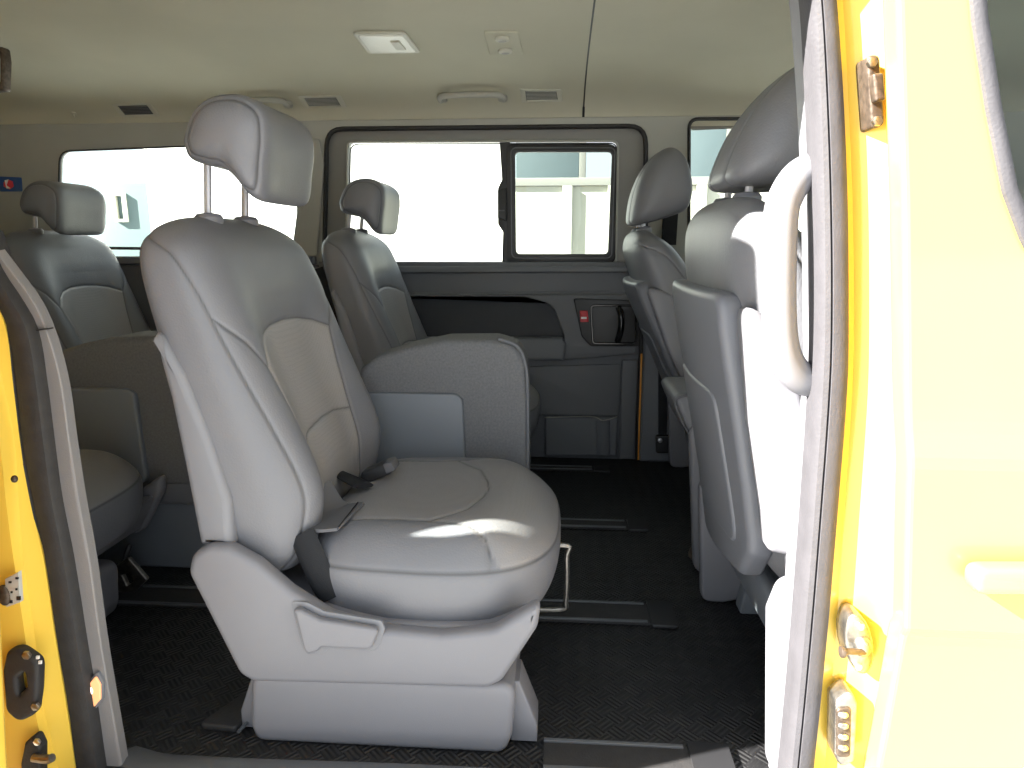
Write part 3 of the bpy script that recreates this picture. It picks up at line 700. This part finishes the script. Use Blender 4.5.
link('edge_seal', plate([(dx1+.001, .0), (dx1+.001, .60), (dx1+.011, .60), (dx1+.011, .0)], Wy-.04, Wy, .002), rubber, door)

# glazing of the sliding door
w1 = bpy.data.objects.new('window_1', None); COL.objects.link(w1); w1.location = (A(480, 200)[0], Wy, .7); struct(w1)
gy = Wy+.012
link('pane', plate(pp([(344, 140), (512, 140), (512, 266), (343, 266)]), gy, gy+.004, .0005), glass_c, w1)
slide = rnd([A(506, 144), A(617, 144, .03), A(615, 263, .03), A(507, 263)], .022)
shole = rnd([A(515, 152, .016), A(612, 152, .016), A(608, 254, .016), A(516, 254, .016)], .016)
sf = link('sliding_frame', plate(slide, Wy-.004, Wy+.016, .003, holes=[shole]), blackp, w1)
link('sliding_pane', plate(scaled(shole, 1.04), gy-.005, gy-.001, .0005), glass_t, sf)
link('frame_bead', ring_seal(rnd([A(511, 148, .02), A(615, 148, .02), A(611.5, 258, .02), A(512, 258, .02)], .02), Wy-.006, (.002, .002), 's', aluml), aluml, sf)
link('meeting_rail', plate(rnd([A(499.5, 142), A(510, 142), A(510, 265), A(502, 265), A(503, 232), A(498, 224), A(498, 188), A(502, 180)], .003), Wy-.003, Wy+.018, .002), blackp, w1)
lt = link('window_latch', plate(rnd([A(498, 190), A(507, 188), A(507, 222), A(498, 218)], .003), Wy-.016, Wy-.002, .004), blackp, w1)
link('latch_mark', plate(pp([(498.5, 210), (505, 210), (505, 211.4), (498.5, 211.4)]), Wy-.0175, Wy-.0155, .0002), webbl, lt)
link('pane_gasket', ring_seal(rnd([A(350, 144, .03), A(617, 143, .025), A(615, 263, .025), A(348, 263, .02)], .025), Wy+.006, (.0022, .006), 's', rubber), rubber, w1)

# rear side window, with the thin rear gate edge beyond
w2 = bpy.data.objects.new('window_2', None); COL.objects.link(w2); w2.location = (A(180, 200)[0], Wy, .7); struct(w2)
link('pane', plate(pp([(58, 145), (304, 130), (304, 256), (58, 266)]), gy, gy+.004, .0005), glass_c, w2)
link('pane_bar', plate(pp([(60, 246), (140, 247), (140, 250), (60, 249)]), gy-.008, gy-.001, .0005), aluml, w2)
w3 = bpy.data.objects.new('window_3', None); COL.objects.link(w3); w3.location = (.8, Wy, .7); struct(w3)
link('pane', plate([(A(684, 118)[0], .78), (A(684, 118)[0], 1.19), (1.28, 1.19), (1.28, .78)], gy, gy+.004, .0005), glass_c, w3)
link('pane_band', plate(pp([(690, 122), (760, 120), (760, 127), (692, 130)]), gy-.004, gy-.001, .0005), recess, w3)

# pillar between sliding door and front window, lower belt cover with belt
struct(link('trim_9', plate(rnd([(dx1+.014, .0), (dx1+.014, .70), (.52, .70), (.52, .0)], .006), Wy-.055, Wy-.028, .008), pillard))
bl = empty('seat_belt', (.39, Wy-.06, .02), 'black seat belt running down the far door post to its anchor bolt', 'seat belt')
link('webbing', plate([A(656, 318), A(667, 318), A(664, 440), A(656, 440)], Wy-.062, Wy-.0585, .001), webbing, bl)
link('upper_webbing', plate([A(663, 190), A(678, 185), A(674, 245), A(660, 245)], Wy-.045, Wy-.025, .001), webbing, bl)
link('guide_loop', plate(rnd([A(672, 176), A(682, 182), A(678, 192), A(668, 196)], .006), Wy-.055, Wy-.02, .005), blackp, bl)
cc = at(660, 440, Wy-.075)
link('anchor', plate(rnd([A(653, 430), A(668, 430), A(668, 447), A(653, 447)], .01), Wy-.078, Wy-.056, .004), blackp, bl)
link('bolt', cyl((cc.x, Wy-.078, cc.z), (0, -1, 0), .008, .006), chrome, bl)
# rear wall column trims between rear window and door
struct(link('trim_10', plate(rnd([(dl-.10, .73), (dl-.004, .73), A(327, 165), A(322, 140), A(302, 140), (A(300, 200)[0], .9)], .01), Wy-.032, Wy-.018, .005), pillar))
bl2 = empty('seat_belt', (-.9, 1.5, .3), 'black belt strap hanging beside the seat against the far door', 'seat belt')
link('webbing', sweep([(A(322, 268)[0], 1.55, A(322, 268)[1]), (A(345, 345)[0]+.02, 1.50, A(345, 345)[1]), (A(352, 365)[0]+.03, 1.45, .40)], [(-.022, -.0015), (.022, -.0015), (.022, .0015), (-.022, .0015)], up=(0, 1, 0)), webbing, bl2)
# sticker on the rear pillar
st = empty('warning_sticker', at(15, 185, Wy-.022), 'small blue sticker with a red figure on the rear pillar', 'sticker')
link('backing', plate(rnd(pp([(4, 177), (26, 178), (27, 192), (5, 192)]), .004), Wy-.024, Wy-.020, .0005), blue, st)
link('red_mark', plate(rnd(pp([(9, 183), (13, 180), (18, 182), (19, 187), (15, 190), (9, 187)]), .003), Wy-.0248, Wy-.0235, .0003), redp, st)
link('white_mark', plate(rnd(pp([(10, 181), (14, 180), (12, 186), (16, 189), (12, 189)]), .001), Wy-.0255, Wy-.0245, .0002), white, st)

# rear and front ends, near side rear quarter, roof
struct(link('wall_rear', box(-3.03, -3.0, -.05, 1.62, -.03, 1.34, .004), pillar))
struct(link('trim_11', plate([(2.2, -.03), (2.2, .95), (1.6, .78), (1.45, .60), (1.45, -.03)], .0, 1.6, .01), darkp))   # dashboard mass at the front
struct(link('trim_12', box(-3.1, 2.2, -.11, 1.72, 1.345, 1.40, .02), yellow))       # roof skin
struct(link('wall_left', box(-3.1, 2.2, Wy+.055, Wy+.10, -.35, .66, .01), yellow))
struct(link('wall_right', plate([(-3.1, -.35), (-.94, -.35), (-.94, 1.30), (-3.1, 1.30)], -.12, -.05, .01, holes=[rnd(rect(-2.2, .75, -1.12, 1.1), .05)]), yellow))
struct(link('wall_right', box(-.80, .45, -.13, -.03, 1.25, 1.38, .01), yellow))   # roof rail above the doorway

d3 = bpy.data.objects.new('door_3', None); COL.objects.link(d3); d3.location = (-1.3, -.2, 0); struct(d3)  # open sliding door, out of view; outline and panes shaped to steer the sun
link('door_skin', plate(rnd([(-1.95, -.15), (-.68, -.15), (-.60, .55), (-.575, .9), (-.60, 1.335), (-1.95, 1.335)], .04), -.24, -.18, .01, holes=[rnd(rect(-1.17, .85, -.95, 1.06), .03), rnd(rect(-1.85, .80, -1.30, 1.10), .04)]), yellow, d3)
link('glass', plate(rect(-1.86, .79, -.93, 1.11), -.215, -.21, .0005), glass_c, d3)
# ------------------------------------------------------------------ near doorway edges
def vstrip(levels, Y0, Y1, bulge=0, n=6, prof=None):
    """levels: (py, xl, xr) read on plane Y0; strip with its own depth to Y1"""
    ZX = []
    for py, xl, xr in levels:
        a = at(xl, py, Y0); b = at(xr, py, Y0); ZX.append((a.z, a.x, b.x, b.z))
    ZX = [(s[0]+s[3])/2 and ((s[0]+s[3])/2, s[1], s[2]) for s in ZX]
    ZX.sort(); zz = [s[0] for s in ZX]; V = []
    prof = prof or [(0, 1), (0, .12), (.04, .03), (.12, 0), (.88, 0), (.96, .03), (1, .12), (1, 1)]
    for z in np.linspace(zz[0], zz[-1], 60):
        xl = itp(z, zz, [s[1] for s in ZX]); xr = itp(z, zz, [s[2] for s in ZX])
        V.append([(xl+(xr-xl)*u, Y0+(Y1-Y0)*w, z) for u, w in prof])
    return grid_mesh(np.array(V), True, True, True)
rubprof = [(0, 1), (-.02, .4), (.03, .12), (.12, 0), (.28, -.05), (.33, .04), (.38, -.05), (.6, -.07), (.8, -.04), (.93, .02), (1, .15), (1.02, .5), (1, 1)]
# right side, from the cabin outwards
R = lambda o: struct(o)
inner = [(-60, 796, 812), (0, 803, 817), (100, 810, 822), (200, 814, 824), (300, 815, 825), (380, 815, 824), (500, 803, 815), (640, 792, 806), (768, 780, 794), (840, 772, 786)]
R(link('trim_13', vstrip(inner, .03, .075), plastic))
seal = [(-60, 806, 832), (0, 813, 839), (100, 818, 846), (200, 821, 850), (300, 822, 851), (380, 820, 850), (500, 812, 841), (640, 801, 829), (768, 789, 816), (840, 781, 808)]
R(link('trim_14', vstrip(seal, -.012, .03, prof=rubprof), sealr))
yel_ = 0
yel = [(-60, 820, 846), (0, 828, 852), (100, 835, 857), (200, 840, 861), (300, 842, 862), (380, 841, 861), (500, 831, 853), (640, 819, 843), (768, 806, 832), (840, 798, 824)]
R(link('trim_15', vstrip(yel, .010, .03, prof=[(-.2, 1), (-.2, .0), (1.15, 0), (1.15, 1)]), yellow))
face = [(-60, 847, 902), (0, 853, 904), (100, 858, 906), (200, 862, 907), (300, 863, 908), (380, 862, 908), (500, 854, 904), (640, 844, 900), (768, 833, 884), (840, 825, 878)]
R(link('trim_16', vstrip(face, -.014, .02, prof=[(-.05, 1.3), (-.05, .75), (.3, .35), (.7, -.15), (.95, -.6), (1.0, -.7), (1.0, 1.3)]), yellow))
#[(0, 1), (0, .3), (.05, .05), (.15, 0), (.7, -.15), (.9, -.45), (1, -1.0), (1, 1)]), yellow))
# front door skin
Dy = -.115
xe = [(-60, 897), (0, 898), (200, 904), (380, 906), (500, 908), (640, 911), (768, 903), (900, 892)]
left_edge = [xz(x, y, Dy) for y, x in xe]
outl = left_edge[::-1]  # bottom to top
door2 = bpy.data.objects.new('door_2', None); COL.objects.link(door2); door2.location = (.8, Dy, 0); struct(door2)
topz = left_edge[0][1]; botz = left_edge[-1][1]
def dwin(o=0):
    return rnd([xz(974-o, -30-o, Dy)+(.02,), xz(978-o, 20, Dy)+(.0,), xz(992-o, 110, Dy)+(.0,), xz(1008-o, 190, Dy)+(.05,), xz(1035-o, 262+o, Dy)+(.05,), (1.35, .72-o*.001, .05), (1.05, 1.12, .05)], .03)
dn = len(left_edge)
def soft_grid():
    zs2 = np.linspace(botz-.2, topz+.12, 130); V = []; 
    zz = [p[1] for p in left_edge][::-1]; xx = [p[0] for p in left_edge][::-1]
    return zs2, zz, xx
skin_out = [(1.5, botz-.12), (1.5, .70), (1.1, topz+.08)]+[(left_edge[0][0]-.01, topz+.08)]+left_edge+[(left_edge[-1][0]+.0, botz-.12)]
me = plate(skin_out, Dy, Dy+.035, .006, holes=[dwin()])
bm = bmesh.new(); bm.from_mesh(me); bmesh.ops.triangulate(bm, faces=bm.faces)
for z in np.linspace(botz-.1, topz, 90): bmesh.ops.bisect_plane(bm, geom=bm.verts[:]+bm.edges[:]+bm.faces[:], plane_co=(0, 0, z), plane_no=(0, 0, 1))
zc = xz(960, 640, Dy)[1]; zh = xz(960, 430, Dy)[1]
z4, z5 = xz(960, 425, Dy)[1], xz(960, 500, Dy)[1]
def side_y(z):
    # the body side leans in above the waist, rounds over a shoulder and tucks under below the crease
    y = 0 + .08*max(0, z5-z) + (.10*(zc-z)+.006*(1-math.exp(-(zc-z)/.006)) if z < zc else 0)
    return y - .004*math.exp(-((z-(z4+z5)/2)/.03)**2)
def bend(me):
    for v in me.vertices: v.co.y += side_y(v.co.z)
    return me
for v in bm.verts: v.co.y += side_y(v.co.z)
bm.to_mesh(me); bm.free()
link('door_skin', me, yellow, door2, sharp=1)
link('glass', bend(plate(dwin(-1), Dy+.012, Dy+.016, .0005)), glass_t, door2)
link('window_seal', bend(ring_seal(dwin(0), Dy-.002, (.0075, .006), 's', sealr)), sealr, door2)
hp = rnd([xz(963, 560, Dy)+(.014,), xz(1060, 560, Dy)+(.01,), xz(1060, 587, Dy)+(.01,), xz(963, 586, Dy)+(.014,)], .012)
link('door_handle', plate(hp, Dy-.024, Dy+.004, .009, res=4), yellow, door2)

# grab handle on the door post
g = empty('pillar_grab_handle', at(800, 280, .03), 'thick white grab handle on the door post beside the front passenger seat', 'handle')
gp = [(845, 158), (822, 166), (800, 176), (787, 194), (781, 215), (779, 260), (779, 310), (782, 345), (790, 366), (803, 379), (822, 383), (842, 384)]
gm = tube([at(x, y, .045-.03*math.sin(PI*k/11)) for k, (x, y) in enumerate(gp)], .0205, 18, 8, ry=.017, up=(0, 1, 0))
link('grip', gm, plastic, g)
for q in ((832, 160), (832, 384)):
    c = at(*q, .045); link('mount', ball((c.x, c.y, c.z), .03, .02, .024), plastic, g)

# hardware on the right jamb
def jpt(px, py, Y=-.06): return at(px, py, Y)
h1 = empty('jamb_striker', at(875, 92, -.02), 'narrow brown upper striker plate on the sunlit door jamb', 'striker')
Yh = -.030
def pj(pts, Y=Yh): return [xz(*q, Y) for q in pts]
link('plate', plate(rnd(pj([(867, 55), (880, 54), (885, 125), (872, 130)]), .007), Yh, Yh+.032, .003), rusty, h1)
link('latch_block', plate(rnd(pj([(868, 76), (879, 75), (881, 102), (871, 104)]), .003), Yh-.012, Yh+.002, .003), rusty, h1)
for q in ((873, 62), (878, 121)):
    c = at(*q, Yh-.004); link('bolt', cyl((c.x, Yh+.002, c.z), (0, -1, 0), .0055, .007, 6), steel, h1)
h2 = empty('jamb_stop_cup', at(858, 645, -.055), 'oval steel stop cup with a protruding pin on the lower door jamb', 'striker')
el = lambda cx, cy_, rx, ry, Y, tilt=.12: [xz(cx+rx*math.cos(2*PI*k/32)+tilt*ry*math.sin(2*PI*k/32), cy_+ry*math.sin(2*PI*k/32), Y) for k in range(32)]
link('plate', plate(el(860, 645, 14, 30, Yh), Yh, Yh+.034, .004), steel, h2)
c = at(862, 646, Yh); link('cup', ball((c.x, Yh, c.z), .011, .012, .014), steel, h2)
e = at(842, 652, Yh-.02); link('pin', tube([(c.x, Yh-.008, c.z-.003), (e.x+.008, Yh-.018, e.z), (e.x, Yh-.02, e.z)], .004, 10, 4), rusty, h2)
link('pin_head', cyl((e.x+.003, Yh-.02, e.z), (-1, 0, 0), .007, .005), rusty, h2)
for q in ((861, 626), (858, 666)):
    c = at(*q, Yh); link('bolt', cyl((c.x, Yh+.001, c.z), (0, -1, 0), .005, .005, 6), chrome, h2)
h3 = empty('jamb_latch_plate', at(845, 730, -.055), 'slotted steel latch plate low on the door jamb below the oval stop cup', 'striker')
sl = rnd(pj([(836, 702), (852, 690), (858, 705), (855, 762), (840, 768), (835, 755)]), .008)
link('plate', plate(sl, Yh, Yh+.032, .003), steel, h3)
link('slot', plate(rnd(pj([(836, 708), (851, 706), (850, 756), (836, 756)]), .006), Yh-.003, Yh+.003, .002), rusty, h3)
for k in range(4):
    a = at(843, 715+k*11, Yh-.004); link('rib', ball((a.x, Yh-.004, a.z), .007, .004, .005, 10), steel, h3)

# left side: trim, seal, yellow jamb
ltrim = [(150, -90, -62), (240, -32, -12), (270, -14, 10), (300, 8, 32), (330, 24, 46), (380, 36, 60), (442, 43, 69), (500, 50, 78), (560, 63, 89), (640, 77, 100), (700, 86, 110), (768, 96, 122), (860, 110, 138)]
R(link('trim_17', vstrip(ltrim, .005, .022), posttrim))
R(link('trim_22', plate([(at(26, 331, 0).x, at(26, 331, 0).z), (at(48, 328, 0).x, at(48, 328, 0).z), (at(48, 329.5, 0).x, at(48, 329.5, 0).z), (at(26, 332.5, 0).x, at(26, 332.5, 0).z)], .001, .01, .0004), blackp))
lseal = [(230, -60, -24), (270, -34, -8), (300, -14, 12), (330, -2, 28), (380, 5, 37), (442, 11, 45), (500, 23, 53), (560, 35, 65), (640, 46, 78), (700, 56, 88), (768, 67, 98), (860, 80, 112)]
R(link('trim_18', vstrip(lseal, -.012, .03, prof=rubprof), rubber))
lyel = [(200, -160, -90), (300, -60, -10), (330, -40, 2), (380, -25, 9), (442, -15, 16), (500, -6, 26), (560, 4, 40), (640, 14, 52), (700, 22, 62), (768, 32, 72), (860, 44, 86)]
R(link('trim_19', vstrip(lyel, -.02, .02, prof=[(-.3, 1), (-.3, -.5), (0, -.5), (.35, -.35), (.7, .0), (1, .15), (1, 1)]), yellow))
lout = [(200, -400, -110), (300, -400, -45), (330, -400, -28), (380, -400, -15), (442, -400, -4), (500, -400, 2), (560, -400, 10), (640, -400, 22), (700, -400, 30), (768, -400, 44), (860, -400, 58)]
R(link('trim_20', vstrip(lout, -.045, .0), yellow))
# hinge hardware
k1 = empty('roller_stop', at(24, 682, -.05), 'black oval rubber stop bolted to the yellow left jamb', 'bumper')
Yl = -.052
link('rubber_body', plate(rnd(pj([(6, 668), (10, 648), (22, 646), (42, 660), (41, 690), (38, 712), (22, 720), (9, 708)], Yl), .018), Yl-.008, Yl+.010, .006, holes=[rnd(pj([(20, 676), (28, 668), (30, 684), (22, 694)], Yl), .003)], res=4), rubber, k1)
for q in ((27, 655), (36, 706)):
    c = at(*q, Yl-.008); link('bolt', cyl((c.x, Yl-.006, c.z), (0, -1, 0), .006, .005, 6), steel, k1)
for dxx in (0, 5):
    link('print_mark', plate(pj([(36+dxx*.5, 656+dxx), (39+dxx*.5, 656+dxx), (39+dxx*.5, 659+dxx), (36+dxx*.5, 659+dxx)], Yl-.010), Yl-.0105, Yl-.0085, .0002), white, k1)
k2 = empty('lower_stop', at(40, 755, -.05), 'black stop with a steel pin at the foot of the yellow left jamb', 'bumper')
link('rubber_body', plate(rnd(pj([(24, 760), (28, 740), (38, 732), (44, 745), (44, 790), (24, 790)], Yl), .006), Yl-.008, Yl+.01, .005, res=4), rubber, k2)
c = at(44, 758, Yl-.01); link('pin', tube([(c.x-.015, Yl-.01, c.z), (c.x+.006, Yl-.012, c.z), (c.x+.014, Yl-.012, c.z+.003)], .006, 10, 4), steel, k2)
c = at(36, 743, Yl-.01); link('bolt', cyl((c.x, Yl-.006, c.z), (0, -1, 0), .005, .004, 6), chrome, k2)
k3 = empty('jamb_label', at(14, 592, -.05), 'small silver label with dark print and a rusty bolt on the yellow left jamb', 'label')
link('backing', plate(pj([(7, 578), (20, 571), (22, 601), (8, 606)], Yl+.003), Yl-.0005, Yl+.006, .0005), mat('silver_label', (.5, .5, .48), .4), k3)
for a, b in (((9, 581), (12, 583)), ((16, 577), (19, 579)), ((11, 591), (13, 593)), ((16, 588), (18, 590)), ((17, 596), (21, 600)), ((10, 600), (13, 603))):
    link('print_mark', plate(pj([a, (b[0], a[1]), b, (a[0], b[1])], Yl), Yl-.0012, Yl+.0, .0002), blackp, k3)
c = at(3, 596, Yl-.002); link('bolt', ball((c.x, Yl, c.z), .009, .006, .015), rusty, k3)
k4 = empty('jamb_plug', at(13, 480, -.05), 'tiny brown plug on the upper yellow left jamb', 'plug')
c = at(12, 480, Yl); link('cap', ball((c.x, Yl+.004, c.z), .004, .004, .005, 10), rusty, k4)
# courtesy marker in the left trim
mk = empty('marker_lamp', at(93, 692, 0), 'glowing amber diamond marker lamp in the grey door post trim', 'lamp')
dm = pj([(86, 700), (86, 685), (97, 671), (103, 682), (103, 700), (92, 713)], .0)
link('bezel', plate(rnd(dm, .004), .0, .010, .001), pillard, mk)
link('lens', plate(rnd(scaled(dm, .8), .003), -.003, .004, .001), amber, mk)
cd = at(89.5, 691, -.004); link('bulb_glow', ball((cd.x, -.003, cd.z), .0045, .002, .007, 10), amberc, mk)

# ------------------------------------------------------------------ outside
struct(link('ground', box(-60, 60, -60, 60, -.5, -.42, .001), concrete))
def bld(name, px0, py0, px1, py1, Y, d, m, label, cat, zb=None):
    a = at(px0, py0, Y); b = at(px1, py1, Y)
    return tag(link(name, box(a.x, b.x, Y, Y+d, zb if zb is not None else b.z, a.z, .01), m), label, cat)
yard = empty('yard_wall', (0, 8, -.42), 'sunlit pale yard wall with grey capping seen through the sliding window', 'wall')
a = at(560, 186, 8); a2 = at(560, 178, 8)
link('wall_face', box(at(508, 200, 8).x, 14, 8, 8.3, -.42, a.z, .01), stucco, yard)
link('capping', box(at(508, 200, 8).x, 14, 7.95, 8.35, a.z, a2.z, .01), greyb, yard)
for px in (567, 612, 700, 760):
    x = at(px, 220, 7.97).x; link('pilaster', box(x-.06, x+.06, 7.93, 8.02, -.42, a.z-.002, .005), stucco, yard)
t1 = empty('teal_shed', at(550, 200, 11), 'blue-teal clad building top seen through the sliding pane', 'building')
def blk(root, nm, px0, px1, pyt, Y, m, d=2): 
    p0 = at(px0, pyt, Y); p1 = at(px1, pyt, Y); return link(nm, box(p0.x, p1.x, Y, Y+d, -.42, p0.z, .01), m, root)
blk(t1, 'cladding', 516, 580, 120, 11, tealp); blk(t1, 'corner_trim', 580, 587, 120, 11, greyb)
t2 = empty('teal_shed', at(715, 200, 11), 'teal clad building seen through the front window', 'building')
blk(t2, 'cladding', 670, 728, 110, 11, tealp); blk(t2, 'corner_trim', 728, 733, 110, 11, greyb)
t3 = empty('teal_shed', at(118, 200, 8.6), 'low teal hut with a window seen through the rear side window', 'building')
blk(t3, 'cladding', 96, 150, 183, 8.6, mat('pale_teal_paint', (.07, .105, .11), .7), .35)
p0, p1 = at(112, 193, 8.55), at(127, 222, 8.55); link('hut_window', plate([(p0.x, p1.z), (p1.x, p1.z), (p1.x, p0.z), (p0.x, p0.z)], 8.54, 8.6, .004, holes=[[(p0.x+.04, p1.z+.04), (p1.x-.04, p1.z+.04), (p1.x-.04, p0.z-.04), (p0.x+.04, p0.z-.04)]]), stucco, t3)

# ------------------------------------------------------------------ white backdrop added outside, gives the left windows their blown-out white
wb = empty('white_backdrop', at(320, 200, 8.36), 'tall blank white backdrop added to fill the left windows with blown-out white', 'building')
p0 = at(133, 60, 8.36); p1 = at(504, 60, 8.36)
link('wall_face', box(p0.x, p1.x, 8.36, 9.0, -.42, 4.2, .02), mat('backdrop_white', (.8, .8, .78), .8, .2, 15), wb)
link('backdrop_cap', box(p0.x-.05, p1.x+.0, 8.33, 9.0, 4.2, 4.3, .01), greyb, wb)

# ------------------------------------------------------------------ light
wd = bpy.data.worlds.new('world'); scn.world = wd; wd.use_nodes = True; nt = wd.node_tree
bg = nt.nodes['Background']; bg.inputs[0].default_value = (.84, .93, 1, 1); bg.inputs[1].default_value = 1.6
sun_d = bpy.data.lights.new('sun', 'SUN'); sun_d.energy = 42; sun_d.angle = math.radians(.5); sun_d.color = (1, .96, .88)
sun = bpy.data.objects.new('sun', sun_d); COL.objects.link(sun)
sdir = Vector((2.6, 1, -1.67)).normalized()
sun.rotation_euler = (-sdir).to_track_quat('Z', 'Y').to_euler(); sun.location = (-2, -3, 6)

scn.view_settings.view_transform = 'Standard'; scn.view_settings.look = 'None'; scn.view_settings.gamma = 1; scn.view_settings.exposure = 0.2
scn.view_settings.use_curve_mapping = False
scn.cycles.max_bounces = 10; scn.cycles.diffuse_bounces = 6; scn.cycles.transparent_max_bounces = 16
scn.cycles.use_denoising = True
scn.cycles.sample_clamp_indirect = 10
